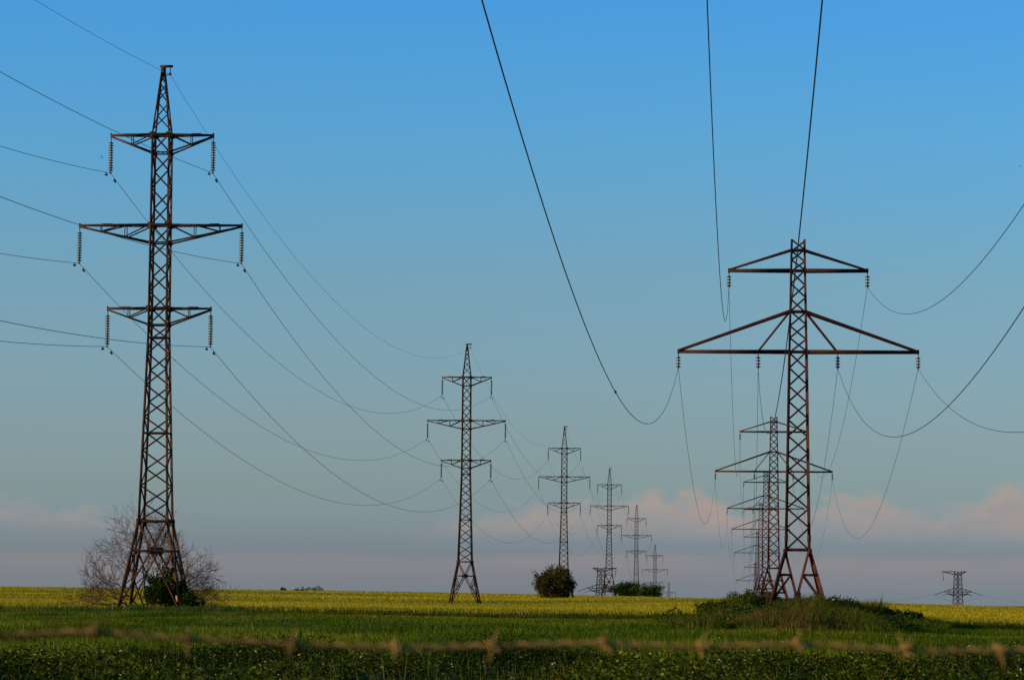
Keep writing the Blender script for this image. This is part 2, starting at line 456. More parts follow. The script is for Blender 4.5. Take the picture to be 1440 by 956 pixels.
def pylon_a(detail):
    """three-level suspension pylon, square tapering lattice body and pointed peak; x across the line, y along it"""
    T = [(-1.2, 2.26), (0, 2.03), (5.8, 0.94), (18.1, 0.585), (31.5, 0.545), (35.6, 0.10)]
    hw = lambda z: lerp_tab(T, z)
    root = empty('pylon')
    S = M_STEEL_A
    bars = []                                   # (name, p, q, width)
    C = [(-1, -1), (1, -1), (1, 1), (-1, 1)]
    faces = [(C[0], C[1]), (C[1], C[2]), (C[2], C[3]), (C[3], C[0])]
    pt = lambda c, z: (c[0] * hw(z), c[1] * hw(z), z)
    mid = lambda f, z: tuple((pt(f[0], z)[k] + pt(f[1], z)[k]) / 2 for k in range(3))
    for c in C:                                 # legs
        m = MB()
        for a, bb, wd in ((-1.2, 5.8, 0.19), (5.8, 18.1, 0.165), (18.1, 31.5, 0.15), (31.5, 35.6, 0.11)):
            m.angle(pt(c, a), pt(c, bb), wd, (-c[0], -c[1] * 0.001, 0))
        m.build('leg', S, root)
    secs = [(5.8, 11.6, 5), (11.6, 17.9, 6), (17.9, 18.75, 1), (18.75, 19.85, 1), (19.85, 24.2, 4), (24.2, 25.38, 1), (25.38, 30.2, 4), (30.2, 31.4, 1)]
    ph = 0
    for z0, z1, n in secs:
        # panels grow with the width of the body
        for fi, f in enumerate(faces):
            for k in range(n):
                a = z0 + (z1 - z0) * k / n; bb = z0 + (z1 - z0) * (k + 1) / n
                s = (k + fi + ph) % 2
                bars.append(('brace', pt(f[s], a), pt(f[1 - s], bb), 0.078))
        ph += n
    for z in (5.8, 11.6, 17.9, 18.75, 19.85, 24.2, 25.38, 30.2, 31.4):
        for f in faces: bars.append(('girt', pt(f[0], z), pt(f[1], z), 0.15 if z in (5.8, 19.85, 25.38, 31.4) else 0.10))
    zs = [31.75, 32.75, 33.6, 34.3, 34.85, 35.3]
    for fi, f in enumerate(faces):
        for k in range(5):
            s = (k + fi) % 2; bars.append(('brace', pt(f[s], zs[k]), pt(f[1 - s], zs[k + 1]), 0.06))
    for f in faces:                             # splayed base
        c0 = mid(f, 3.85)
        bars += [('brace', pt(f[0], 5.8), c0, 0.115), ('brace', pt(f[1], 5.8), c0, 0.115), ('girt', pt(f[0], 3.85), pt(f[1], 3.85), 0.14),
                 ('brace', c0, pt(f[0], 0.1), 0.13), ('brace', c0, pt(f[1], 0.1), 0.13)]
        for c in (0, 1):
            lo = pt(f[c], 0.1)
            iv = lambda t: tuple(c0[k] + (lo[k] - c0[k]) * t for k in range(3))
            bars += [('brace', pt(f[c], 2.75), iv(0.42), 0.075), ('brace', pt(f[c], 1.55), iv(0.66), 0.075), ('brace', iv(0.42), pt(f[c], 1.55), 0.07), ('brace', iv(0.42), pt(f[c], 3.75), 0.07)]
    plates = [(mid(f, 3.87), f) for f in faces]
    plate_mb = []
    for (p, f) in plates:
        ax = 0 if abs(f[0][0] - f[1][0]) > 0 else 1
        plate_mb.append((p, (0.62, 0.05, 0.46) if ax == 0 else (0.05, 0.62, 0.46)))
    for z in (19.85, 25.38, 31.4):
        for c in C:
            p = pt(c, z); plate_mb.append(((p[0], p[1] * 1.06, z), (0.42, 0.04, 0.34)))
    for z in (18.75, 24.2, 30.2):
        for c in C:
            p = pt(c, z); plate_mb.append(((p[0], p[1] * 1.06, z), (0.26, 0.04, 0.24)))
    for c in C:
        p = pt(c, 5.8); plate_mb.append(((p[0], p[1] * 1.03, 5.75), (0.34, 0.05, 0.42)))
    if detail:
        for nm, p, q, wd in bars: bar(nm, p, q, wd, S, root)
        unit = MB(); unit.box((0, 0, 0), (1, 1, 1)); ume = unit.mesh('gusset_plate'); ume.materials.append(M_PLATE)
        for p, s in plate_mb:
            o = link('gusset_plate', ume, root); o.location = p; o.scale = s
    else:
        m = MB()
        for nm, p, q, wd in bars: m.angle(p, q, wd * 1.1)
        o = m.build('bracing', S, root); o['kind'] = 'stuff'
        m = MB()
        for p, s in plate_mb: m.box(p, s)
        m.build('gusset_plates', M_PLATE, root)['kind'] = 'stuff'
    for zt, zb, r, webs in ((31.4, 30.2, 3.43, (0.5,)), (25.38, 24.2, 5.43, (0.36, 0.70)), (19.85, 18.75, 3.45, (0.5,))):
        for sx in (-1, 1):
            m = MB(); web = []
            for sy in (-1, 1):
                t0 = np.array((sx * hw(zt), sy * hw(zt), zt)); t1 = np.array((sx * r, sy * 0.07, zt))
                b0 = np.array((sx * hw(zb), sy * hw(zb), zb)); b1 = np.array((sx * r, sy * 0.07, zt - 0.09))
                m.angle(t0, t1, 0.125, (0, 0, 1)); m.angle(b0, b1, 0.115, (0, 0, 1))
                prev = 0.0
                for f in webs:
                    tt = t0 + (t1 - t0) * f; bb = b0 + (b1 - b0) * f
                    web.append((tt, bb, 0.065)); web.append((bb, t0 + (t1 - t0) * (prev + 0.02), 0.065)); prev = f
            for f0, f1 in ((0.0, 0.3), (0.3, 0.55), (0.55, 0.8)):     # plan bracing between the top chords
                y0 = hw(zt) * (1 - f0) + 0.07 * f0; y1 = hw(zt) * (1 - f1) + 0.07 * f1
                web.append(((sx * (hw(zt) + (r - hw(zt)) * f0), -y0, zt - 0.02), (sx * (hw(zt) + (r - hw(zt)) * f1), y1, zt - 0.02), 0.06))
            m.box((sx * r, 0, zt - 0.02), (0.09, 0.22, 0.30)); m.box((sx * (r * 0.66), 0.0, zt + 0.10), (0.7, 0.10, 0.05))
            if not detail:
                for p, q, wd in web: m.angle(p, q, wd)
            o = m.build('crossarm', S, root)
            if detail:
                for p, q, wd in web: bar('brace', p, q, wd, S, o)
            insulator(root, sx * r, zt - 0.12, 2.43, 12, 0.166, 0.30, DISC_A, detail)
    m = MB()
    m.box((0, 0, 35.62), (0.30, 0.26, 0.66)); m.box((0.20, 0, 36.02), (0.86, 0.16, 0.15))
    o = m.build('peak_bracket', M_PLATE, root)
    m = MB(); m.tube([(0.46, 0, 35.98), (0.46, 0, 35.50)], 0.03, 5); m.box((0.46, 0, 35.50), (0.10, 0.40, 0.14)); m.tube([(0.1, 0, 35.4), (0.4, 0, 35.46)], 0.03, 5)
    m.build('earth_wire_clamp', M_FIT, root)
    return root

def pylon_b(detail):
    """slim lattice mast with a short upper arm and a wide lower arm, both flat beams hung from sloping ties"""
    T = [(-1.3, 2.02), (0.35, 1.40), (3.36, 0.70), (15.35, 0.515), (22.2, 0.385)]
    hw = lambda z: lerp_tab(T, z)
    root = empty('pylon'); S = M_STEEL_B
    bars = []; C = [(-1, -1), (1, -1), (1, 1), (-1, 1)]
    faces = [(C[0], C[1]), (C[1], C[2]), (C[2], C[3]), (C[3], C[0])]
    pt = lambda c, z: (c[0] * hw(z), c[1] * hw(z), z)
    mid = lambda f, z: tuple((pt(f[0], z)[k] + pt(f[1], z)[k]) / 2 for k in range(3))
    for c in C:
        m = MB()
        for a, bb, wd in ((-1.3, 3.36, 0.20), (3.36, 15.35, 0.165), (15.35, 22.2, 0.13)):
            m.angle(pt(c, a), pt(c, bb), wd, (-c[0], -c[1] * 0.001, 0))
        m.build('leg', S, root)
    ph = 0
    for z0, z1, n in ((3.36, 15.35, 11), (15.35, 17.8, 3), (17.8, 20.3, 3), (20.3, 21.55, 2), (21.55, 22.15, 1)):
        lev = [z0 + (z1 - z0) * (k / n) ** (0.92 if n > 5 else 1.0) for k in range(n + 1)]
        for fi, f in enumerate(faces):
            for k in range(n):
                s = (k + fi + ph) % 2
                bars.append(('brace', pt(f[s], lev[k]), pt(f[1 - s], lev[k + 1]), 0.078))
        ph += n
    for z in (3.36, 15.35, 17.8, 20.3, 21.55):
        for f in faces: bars.append(('girt', pt(f[0], z), pt(f[1], z), 0.17 if z == 3.36 else 0.12))
    for f in faces:
        c0 = mid(f, 0.45)
        bars.append(('girt', pt(f[0], 0.35), pt(f[1], 0.35), 0.19))
        for c in (0, 1):
            w0 = pt(f[c], 3.30)
            iv = lambda z: tuple(w0[k] + (c0[k] - w0[k]) * (3.30 - z) / (3.30 - 0.45) for k in range(3))
            bars += [('brace', w0, c0, 0.15), ('brace', pt(f[c], 1.85), iv(1.85), 0.14), ('brace', iv(1.85), pt(f[c], 0.45), 0.14)]
            fo = mid(f, -1.0); sd = pt(f[c], -1.0)
            bars.append(('brace', c0, tuple(fo[k] + (sd[k] - fo[k]) * 0.55 for k in range(3)), 0.15))
    plates = []
    for f in faces:
        p = mid(f, 0.5); ax = 0 if f[0][0] != f[1][0] else 1
        plates.append((p, (0.36, 0.07, 0.62) if ax == 0 else (0.07, 0.36, 0.62)))
    for c in C:
        p = pt(c, 4.05); plates.append((p, (0.20, 0.20, 0.40)))
        p = pt(c, 3.2); plates.append((p, (0.24, 0.22, 0.42)))
    if detail:
        for nm, p, q, wd in bars: bar(nm, p, q, wd, S, root)
        unit = MB(); unit.box((0, 0, 0), (1, 1, 1)); ume = unit.mesh('splice_plate'); ume.materials.append(S)
        for p, s in plates:
            o = link('splice_plate', ume, root); o.location = p; o.scale = s
    else:
        m = MB()
        for nm, p, q, wd in bars: m.angle(p, q, wd * 1.1)
        m.build('bracing', S, root)['kind'] = 'stuff'
    for za, zt, r, inner in ((20.3, 21.55, 4.2, None), (15.35, 17.8, 7.26, 2.41)):
        for sx in (-1, 1):
            m = MB(); ties = []
            for sy in (-1, 1):
                m.angle((sx * hw(za), sy * hw(za), za), (sx * r, sy * 0.06, za), (0.13, 0.20), (0, 1, 0))
                ties.append(('tie', (sx * hw(zt), sy * hw(zt), zt), (sx * (r - 0.05), sy * 0.06, za + 0.06), 0.12 if inner is None else 0.17))
                if inner: ties.append(('strut', (sx * hw(zt), sy * hw(zt), zt), (sx * inner, sy * (hw(za) * 0.72), za), 0.105))
            n = 3 if inner is None else 5
            for k in range(n):
                f0, f1 = k / n, (k + 1) / n; s = 1 if k % 2 else -1
                ties.append(('brace', (sx * (hw(za) + (r - hw(za)) * f0), s * (hw(za) * (1 - f0) + .06 * f0), za - .03), (sx * (hw(za) + (r - hw(za)) * f1), -s * (hw(za) * (1 - f1) + .06 * f1), za - .03), 0.06))
            m.box((sx * r, 0, za + 0.02), (0.12, 0.24, 0.26))
            if inner: m.box((sx * inner, 0, za - 0.04), (0.10, hw(za) * 1.5, 0.10))
            if not detail:
                for nm, p, q, wd in ties: m.angle(p, q, wd)
            o = m.build('crossarm', S, root)
            if detail:
                for nm, p, q, wd in ties: bar(nm, p, q, wd, S, o)
            for x in ([r] if inner is None else [r, inner]):
                insulator(root, sx * x, za - 0.10, 0.92, 4, 0.18, 0.16, DISC_B, detail)
    return root

MA, MBB = 0.0734, 0.0750                         # plan direction of each line (x per metre of distance)
ANG_A, ANG_B = -math.atan(MA), -math.atan(MBB)
POS_A = [(-23.36, 211.0, 0.23), (-6.23, 444.5, -0.09), (11.32, 678.0, 0.63), (28.13, 911.5, 0.88), (45.06, 1145.0, -3.19), (62.28, 1378.5, -13.54), (79.86, 1612.0, -29.04)]
POS_B = [(17.39, 194.0, 0.93), (32.74, 398.6, 1.46), (48.08, 603.2, 2.29), (63.08, 807.8, 2.52), (78.04, 1012.4, -0.76), (93.03, 1217.0, -8.64)]
LAB_A = ['tallest brown lattice pylon with three arm levels, bare tree spreading behind its legs',
         'second three-level pylon of the left row, splayed feet alone in open yellow field',
         'three-level pylon rising behind the big round bush',
         'three-level pylon whose splayed legs stand before the broad grey crossarm mast',
         'slim three-level pylon rising behind the low green bushes on the skyline',
         'small three-level pylon sunk behind the skyline, next to last of the left row',
         'tiny farthest pylon of the left row, only its peak above the field']
LAB_B = ['large red-brown pylon with short upper and wide lower arm on the weedy mound at right',
         'second pylon of the right row, just left behind the large red-brown one',
         'third pylon of the right row counting from the large near one',
         'fourth pylon of the right row counting from the large near one',
         'fifth pylon of the right row, second from the far end',
         'farthest pylon of the right row, its wide arm lowest above the field']
near_a = pylon_a(True); far_a = pylon_a(False)
pyl_a = [near_a] + [far_a if k == 1 else copy_tree(far_a) for k in range(1, 7)]
for o, p, l in zip(pyl_a, POS_A, LAB_A):
    o.location = p; o.rotation_euler = (0, 0, ANG_A); tag(o, l, 'pylon', 'three-level pylons of the left row')
near_b = pylon_b(True); far_b = pylon_b(False)
pyl_b = [near_b] + [far_b if k == 1 else copy_tree(far_b) for k in range(1, 6)]
for o, p, l in zip(pyl_b, POS_B, LAB_B):
    o.location = p; o.rotation_euler = (0, 0, ANG_B); tag(o, l, 'pylon', 'two-arm pylons of the right row')
m = MB(); m.box((0, 0, 0), (0.13, 0.03, 0.40)); me = m.mesh('highlight_plate'); o = link('highlight_plate', me, near_a, M_HIGHLIGHT)  # added plate, coloured as the low sun's highlight on the right leg
o.location = (1.86, -1.98, 0.75); o.rotation_euler = (0, math.radians(-10), 0); o['label'] = 'orange and white plate added as a sunlit highlight on the pylon leg'

# strain pylons of a third line, beyond the crest
def pylon_c(name, loc, rz, flip, label):
    root = empty(name, loc, rz); S = M_GREY; Hh = 34.0
    T = [(0, 4.2), (16, 1.75), (24.5, 1.50), (Hh, 1.12)]
    hw = lambda z: lerp_tab(T, z)
    q = math.radians(5)
    C = [(math.cos(q + k * math.pi / 2) * 1.414, math.sin(q + k * math.pi / 2) * 1.414) for k in range(4)]
    pt = lambda c, z: (c[0] * hw(z), c[1] * hw(z), z)
    for c in C:
        m = MB()
        for a, bb in ((0, 16), (16, 24.5), (24.5, Hh)): m.angle(pt(c, a), pt(c, bb), 0.26)
        m.build('leg', S, root)
    m = MB()
    for z0, z1, n in ((0, 16, 4), (16, 24.5, 4), (24.5, Hh, 4)):
        for i in range(4):
            for k in range(n):
                a = z0 + (z1 - z0) * k / n; bb = z0 + (z1 - z0) * (k + 1) / n
                m.angle(pt(C[i], a), pt(C[(i + 1) % 4], bb), 0.10); m.angle(pt(C[(i + 1) % 4], a), pt(C[i], bb), 0.10)
                if k == 0: m.angle(pt(C[i], a), pt(C[(i + 1) % 4], a), 0.14)
    m.build('bracing', S, root)['kind'] = 'stuff'
    f = -1 if flip else 1
    for z, l, rr, dz in ((Hh, 7.4, 4.0, -1.5), (24.6, 6.6, 6.6, 1.9), (23.6, 5.2, 5.2, -1.0)):
        for sx, ln in ((-f, l), (f, rr)):
            m = MB()
            for sy in (-1, 1):
                m.angle((sx * 0.9, sy * 1.0, z), (sx * ln, sy * 0.1, z), 0.34); m.angle((sx * 0.9, sy * 1.0, z + dz), (sx * ln, sy * 0.1, z + 0.1), 0.28)
                m.angle((sx * (0.9 + ln) / 2, sy * 0.55, z), (sx * (0.9 + ln) / 2, sy * 0.55, z + dz / 2), 0.16)
            m.build('crossarm', S, root)
    ends = []
    for sx in (-1, 1):
        m = MB(); a = np.array((sx * 6.5, 0, 24.6)); e = np.array((sx * 11.2, -0.5, 23.1))
        m.tube([a, e], 0.05, 5)
        for k in range(16): 
            c = a + (e - a) * (k + 2) / 20; m.tube([c - (e - a) * 0.012, c + (e - a) * 0.012], [0.17, 0.24], 6)
        m.build('insulator_string', M_DISC_DARK, root); ends.append(root.location + Matrix.Rotation(rz, 3, 'Z') @ Vector(e))
        m = MB(); a = np.array((sx * 4.2, 1.0, 24.2)); e2 = np.array((sx * 7.0, 4.2, 22.6)); m.tube([a, e2], 0.14, 5); m.build('insulator_string', M_DISC_DARK, root)
    m = MB(); m.tube([(-f * 7.2, 0, Hh), (-f * 6.6, 0, Hh - 4.2)], 0.15, 6); m.build('insulator_string', M_DISC_DARK, root)
    m = MB(); u = np.linspace(0, 1, 14)
    m.tube(np.stack([-11.2 + 22.4 * u, -0.5 - 1.2 * np.sin(u * math.pi), 23.1 - 3.2 * np.sin(u * math.pi)], 1), 0.035, 4); m.build('jumper_wire', M_WIRE, root)
    tag(root, label, 'pylon', 'strain pylons beyond the crest')
    return ends
zc = gz(42.5, 1500)
c1e = pylon_c('strain_pylon', (42.5, 1500, 13.07 - 34.0), 0.10, True, 'broad grey strain pylon half hidden by the crest at the round bush side')
c2e = pylon_c('strain_pylon', (209.4, 1500, 12.87 - 34.0), -0.06, False, 'lone grey strain pylon half sunk behind the field at far right')

# ------------------------------------------------------------------ conductors
def span_pts(p, q, sag, n=48):
    u = np.linspace(0, 1, n)[:, None]; P = np.asarray(p) * (1 - u) + np.asarray(q) * u; P[:, 2] -= (4 * sag * u * (1 - u))[:, 0]; return P
def damper(parent, P, D):
    """stockbridge damper: clamp and two bell weights on a short messenger wire below the conductor"""
    D = Vector(D).normalized(); m = MB(); Pv = Vector(P); dn = Vector((0, 0, -0.16))
    m.tube([Pv + dn - D * 0.24, Pv + dn + D * 0.24], 0.015, 5)
    for s in (-1, 1): m.tube([Pv + dn + D * 0.14 * s, Pv + dn + D * 0.27 * s], [0.075, 0.06], 7)
    m.tube([Pv, Pv + dn], 0.03, 5)
    m.build('vibration_damper', M_FIT, parent)
def conductor(label, pts_list, radius, group, extra=None):
    m = MB(); m.tube(np.concatenate([pts_list[0]] + [p[1:] for p in pts_list[1:]]), radius, 5)
    o = m.build('conductor', M_WIRE, None, True)
    tag(o, label, 'power line', group)
    for P, D in (extra or []): damper(o, P, D)
    return o
def sleeve(o, P, Q):
    m = MB(); m.tube([P, Vector(P) + (Vector(Q) - Vector(P)).normalized() * 0.5], 0.036, 7); m.build('splice_sleeve', M_FIT, o)

RA = Matrix.Rotation(ANG_A, 3, 'Z'); RB = Matrix.Rotation(ANG_B, 3, 'Z')
L0 = 233.5
A0 = (POS_A[0][0] - MA * L0, POS_A[0][1] - L0, 0.2)
AW = [('upper left', -3.43, 31.4, 7.8, 5.6), ('upper right', 3.43, 31.4, 7.3, 4.1), ('middle left', -5.43, 25.38, 7.2, 5.0), ('middle right', 5.43, 25.38, 7.9, 4.9),
      ('lower left', -3.45, 19.85, 6.7, 4.5), ('lower right', 3.45, 19.85, 7.4, 4.4)]
for nm, x, z, sag, sag0 in AW:
    pts = [np.array(Vector(p) + RA @ Vector((x, 0, z - 2.53))) for p in [A0] + POS_A]
    spans = [span_pts(pts[0], pts[1], sag0)] + [span_pts(pts[k], pts[k + 1], sag if k == 1 else 7.4, 40 if k < 4 else 20) for k in range(1, 7)]
    ex = []
    for k, dd in ((1, 1.45), (2, 1.45)):
        for s in (-1, 1):
            sp = spans[k - 1][::-1] if s < 0 else spans[k]
            d = sp[1] - sp[0]; d /= np.linalg.norm(d); ex.append((sp[0] + d * dd, d))
    o = conductor('power line cable hung from the %s arms of the three-level pylons' % nm, spans, 0.0175, 'cables of the left row', ex)
    if nm == 'middle left':
        sp = spans[1]; i = int(np.argmin(abs(sp[:, 1] - 250))); sleeve(o, sp[i], sp[i + 1])
pts = [np.array(Vector(p) + RA @ Vector((0.46, 0, 35.45))) for p in [A0] + POS_A]
conductor('thin earth wire strung over the peaks of the three-level pylons', [span_pts(pts[0], pts[1], 4.4)] + [span_pts(pts[k], pts[k + 1], 7.6) for k in range(1, 7)], 0.012, 'cables of the left row')

BW = [('left end of the short upper', -4.2, 20.3, .170, .00086, 7.7), ('right end of the short upper', 4.2, 20.3, .160, .0008, 7.7),
      ('left end of the wide lower', -7.26, 15.35, .164, .0009, 7.4), ('right end of the wide lower', 7.26, 15.35, .165, .00085, 8.7),
      ('inner left hanger of the wide lower', -2.41, 15.35, .170, .0009, 8.0), ('inner right hanger of the wide lower', 2.41, 15.35, .168, .00085, 8.2)]
for nm, x, z, bq, cq, sag in BW:
    pts = [np.array(Vector(p) + RB @ Vector((x, 0, z - 0.98))) for p in POS_B]
    t = np.linspace(bq / cq + 6, 0, 90)
    near = np.stack([pts[0][0] - (0.0728 if x < -7 else 0.0712) * t, pts[0][1] - t, pts[0][2] - bq * t + cq * t * t], 1)
    spans = [near] + [span_pts(pts[k], pts[k + 1], sag, 40 if k < 3 else 20) for k in range(0, 5)]
    o = conductor('cable on the %s arms of the right pylon row' % nm, spans, 0.0140, 'cables of the right row')
    if nm.startswith('left end of the wide'):
        i = int(np.argmin(abs(near[:, 1] - 99))); sleeve(o, near[i], near[i + 1])
wl = [c1e[1], c2e[0]]
conductor('faint far cable sagging between the two grey strain pylons', [span_pts(wl[0], wl[1], 6.5)], 0.03, 'cables of the far line')
conductor('faint far cable running right from the lone grey strain pylon', [span_pts(c2e[1], (430, 1530, -9), 7)], 0.03, 'cables of the far line')
conductor('faint far cable running left from the strain pylon near the round bush', [span_pts(c1e[0], (-140, 1490, -6), 7)], 0.03, 'cables of the far line')

# ------------------------------------------------------------------ cereal field
def crop_z(X, Y): return ground_z(X, Y) + CROP * 0.86 + (fbm(X * 0.35, Y * 0.12) - 0.5) * 0.12
cys = np.concatenate([np.arange(188, 300, 3.), np.arange(300, 1000, 8.), np.arange(1000, 1400, 25.)])
cm, g, out = new_mat('cereal_canopy')
b = g.n('ShaderNodeBsdfPrincipled'); geo = g.n('ShaderNodeNewGeometry')
mp = g.n('ShaderNodeMapping'); mp.inputs['Scale'].default_value = (0.05, 0.012, 0.05); cm.node_tree.links.new(geo.outputs['Position'], mp.inputs[0])
n1 = g.noise(mp.outputs[0], 1.0, 5.0, 0.6); n2 = g.noise(geo.outputs['Position'], 2.5, 4.0, 0.7)
base = g.mix(g.maprange(n1, 0.35, 0.68), (0.200, 0.168, 0.008), (0.330, 0.250, 0.010))
g.put(b.inputs['Base Color'], g.mix(g.maprange(n2, 0.35, 0.8, 0.0, 0.6), base, (0.12, 0.120, 0.008)))
b.inputs['Roughness'].default_value = 0.9; b.inputs['Specular IOR Level'].default_value = 0.05
bmp = g.n('ShaderNodeBump'); bmp.inputs['Strength'].default_value = 1.0; bmp.inputs['Distance'].default_value = 0.35
g.put(bmp.inputs['Height'], n2); cm.node_tree.links.new(bmp.outputs[0], b.inputs['Normal'])
cm.node_tree.links.new(b.outputs[0], out.inputs[0])
canopy = link('cereal_field', sheet('cereal_field', cys, np.linspace(-.34, .34, 120), 30, crop_z, lambda V: V[:, 1] > field_edge(V[:, 0]) + 0.6), None, cm)
tag(canopy, 'broad yellow-green cereal field running up to the skyline', 'crop field', kind='stuff')

def field_colour(r, X, Y):
    n = len(X)
    f = np.clip((fbm(X * 0.022, Y * 0.021 + 3) - 0.30) / 0.36, 0, 1)[:, None]
    C = np.array([0.170, 0.160, 0.006]) * (1 - f) + np.array([0.380, 0.280, 0.008]) * f
    tram_and_shadow = np.zeros(n)
    for y0, w0, sl in ((446, 3.5, 0.02), (505, 3.5, 0.015), (676, 5.0, 0.0), (268, 1.6, 0.03), (330, 2.0, -0.02), (238, 1.2, 0.05)):  # tractor lines, plus the round bush's cast shadow painted as a streak at its distance
        on = vnoise(X * 0.05 + y0, X * 0 + 2) > 0.42
        tram_and_shadow = np.maximum(tram_and_shadow, np.exp(-((Y - y0 - sl * X) / w0) ** 2) * on)
    C = C * (1 - 0.55 * tram_and_shadow[:, None]) + np.array([0.02, 0.045, 0.006]) * 0.5 * tram_and_shadow[:, None]
    return C * (0.62 + 0.76 * r.random((n, 1))) * (1 + (r.random((n, 3)) - 0.5) * 0.16), tram_and_shadow
r = np.random.default_rng(5)
n = 430000
Yc = 192 * (1010 / 192) ** r.random(n); Xc = (r.random(n) * 2 - 1) * (0.17 * Yc + 9)
k = Yc > field_edge(Xc); Xc, Yc = Xc[k], Yc[k]; n = len(Xc)
Cc, tram_and_shadow = field_colour(r, Xc, Yc)
sc = (Yc / 200) ** 0.85
Hc = (0.24 + 0.10 * r.random(n) + 0.10 * (fbm(Xc * 0.6, Yc * 0.2) - 0.5)) * sc ** 0.35 * (1 - 0.5 * tram_and_shadow)
Pc = np.stack([Xc, Yc, ground_z(Xc, Yc) + CROP * 0.62], 1)
ears = blades('cereal_ears', Pc, Hc, 0.055 * sc * (0.7 + 0.6 * r.random(n)), 0.5, Cc, M_CROP, canopy, 6)
ears['kind'] = 'stuff'
# stalks standing free along the near edge
n = 42000
Xe = (r.random(n) * 2 - 1) * 44; Ye = field_edge(Xe) - 0.7 + r.random(n) * 2.6
Pe = np.stack([Xe, Ye, ground_z(Xe, Ye) - 0.02], 1)
Ce, _ = field_colour(r, Xe, Ye); Ce[:] = Ce * np.array([0.5, 0.55, 0.6])  # stalk colour darkened to paint the shade low along the crop edge
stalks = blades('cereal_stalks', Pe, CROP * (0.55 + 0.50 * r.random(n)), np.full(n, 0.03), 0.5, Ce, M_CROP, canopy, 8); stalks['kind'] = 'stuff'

# ------------------------------------------------------------------ green grass between the weeds and the field
n = 420000
Yg_ = np.sqrt(58 ** 2 + (232 ** 2 - 58 ** 2) * r.random(n) ** 1.15); Xg_ = (r.random(n) * 2 - 1) * (0.17 * Yg_ + 4)
front = 66 + (fbm(Xg_ * 0.25 + 3, Yg_ * 0.1) - 0.5) * 16
k = (Yg_ < field_edge(Xg_) + 0.4) & (Yg_ > front); Xg_, Yg_ = Xg_[k], Yg_[k]; n = len(Xg_)
f = fbm(Xg_ * 0.35, Yg_ * 0.12)
tall_a = np.exp(-(((Xg_ + 22) / 8.0) ** 2 + ((Yg_ - 192) / 10) ** 2)) * (0.35 + 1.1 * vnoise(Xg_ * 1.1, Yg_ * 0.4))
tall_b = np.exp(-(((Xg_ - 17) / 9.0) ** 2 + ((Yg_ - 180) / 12) ** 2)) * (0.3 + 1.1 * vnoise(Xg_ * 0.9 + 4, Yg_ * 0.4))
Hg = np.interp(Yg_, [75, 130, 185], [1.0, 0.62, 0.34]) * (0.16 + 0.34 * np.clip((f - 0.25) / 0.5, 0, 1) ** 1.3) * (0.6 + 0.7 * r.random(n)) + 0.26 * tall_a + 0.20 * tall_b
t = np.clip((vnoise(Xg_ * 0.16 + 9, Yg_ * 0.05) - 0.3) / 0.4, 0, 1)[:, None]
t2 = np.clip((vnoise(Xg_ * 0.45 + 19, Yg_ * 0.13 + 4) - 0.5) / 0.35, 0, 1)[:, None]; t3 = np.clip((vnoise(Xg_ * 0.3 + 70, Yg_ * 0.06 + 1) - 0.55) / 0.3, 0, 1)[:, None]
Cg = np.array([0.056, 0.104, 0.003]) * (1 - t) + np.array([0.128, 0.158, 0.004]) * t
Cg = Cg * (1 - 0.35 * t2) + np.array([0.100, 0.086, 0.014]) * 0.55 * t3
dry = (r.random(n) < 0.05 + 0.25 * np.clip(tall_b, 0, 1) * vnoise(Xg_ * 0.5, Yg_ * 0.2))[:, None]
Cg = np.where(dry, np.array([[0.13, 0.085, 0.022]]), Cg) * (0.35 + 1.2 * r.random((n, 1)) ** 1.4) * (1 + (r.random((n, 3)) - 0.5) * 0.2)
Pg = np.stack([Xg_, Yg_, ground_z(Xg_, Yg_) - 0.02], 1)
gr = blades('meadow_grass', Pg, Hg, 0.018 + 0.018 * r.random(n) + 0.00008 * Yg_, 0.6, Cg, M_GRASS, None, 21)
tag(gr, 'dark green grass strip between the leafy weeds and the yellow field', 'grass', kind='stuff')

# ------------------------------------------------------------------ broad-leaved weeds in front
npl = 12500
Yp = 27 + (84 - 27) * r.random(npl) ** 0.85; Xp = (r.random(npl) * 2 - 1) * (0.17 * Yp + 3.5)
k = Yp < 70 + (fbm(Xp * 0.25 + 3, Yp * 0.1) - 0.5) * 22; Xp, Yp = Xp[k], Yp[k]; npl = len(Xp)
fp = fbm(Xp * 0.45 + 20, Yp * 0.16)
hp = 0.12 + 0.62 * np.clip((fp - 0.28) / 0.45, 0, 1) ** 1.5 * (0.45 + 0.75 * r.random(npl))
nl = 30
ip = np.repeat(np.arange(npl), nl); n = len(ip)
rr = 0.20 * np.sqrt(r.random(n)) * (0.7 + hp[ip]); an = r.random(n) * 2 * math.pi
zz = hp[ip] * (1 - (rr / 0.30) ** 2 * 0.6) * (0.35 + 0.65 * r.random(n) ** 0.6)
Pl = np.stack([Xp[ip] + rr * np.cos(an), Yp[ip] + rr * np.sin(an), ground_z(Xp[ip], Yp[ip]) + np.maximum(zz, 0.02)], 1)
Dl = np.stack([np.cos(an) + r.normal(size=n) * 0.7, np.sin(an) + r.normal(size=n) * 0.7, 0.15 + 0.5 * r.normal(size=n)], 1)
kind_p = vnoise(Xp * 0.5 + 60, Yp * 0.25)
cA, cB = np.array([0.012, 0.026, 0.001]), np.array([0.066, 0.080, 0.003])
tp = np.clip((kind_p - 0.25) / 0.5, 0, 1)[ip][:, None]
Cl = (cA * (1 - tp) + cB * tp) * (0.35 + 1.3 * r.random((n, 1)) ** 1.5) * (1 + (r.random((n, 3)) - 0.5) * 0.25)
pale = (r.random(n) < 0.09 * np.clip(kind_p[ip] - 0.35, 0, 1))[:, None]; Cl = np.where(pale, np.array([[0.17, 0.18, 0.05]]) * (0.7 + 0.6 * r.random((n, 1))), Cl)
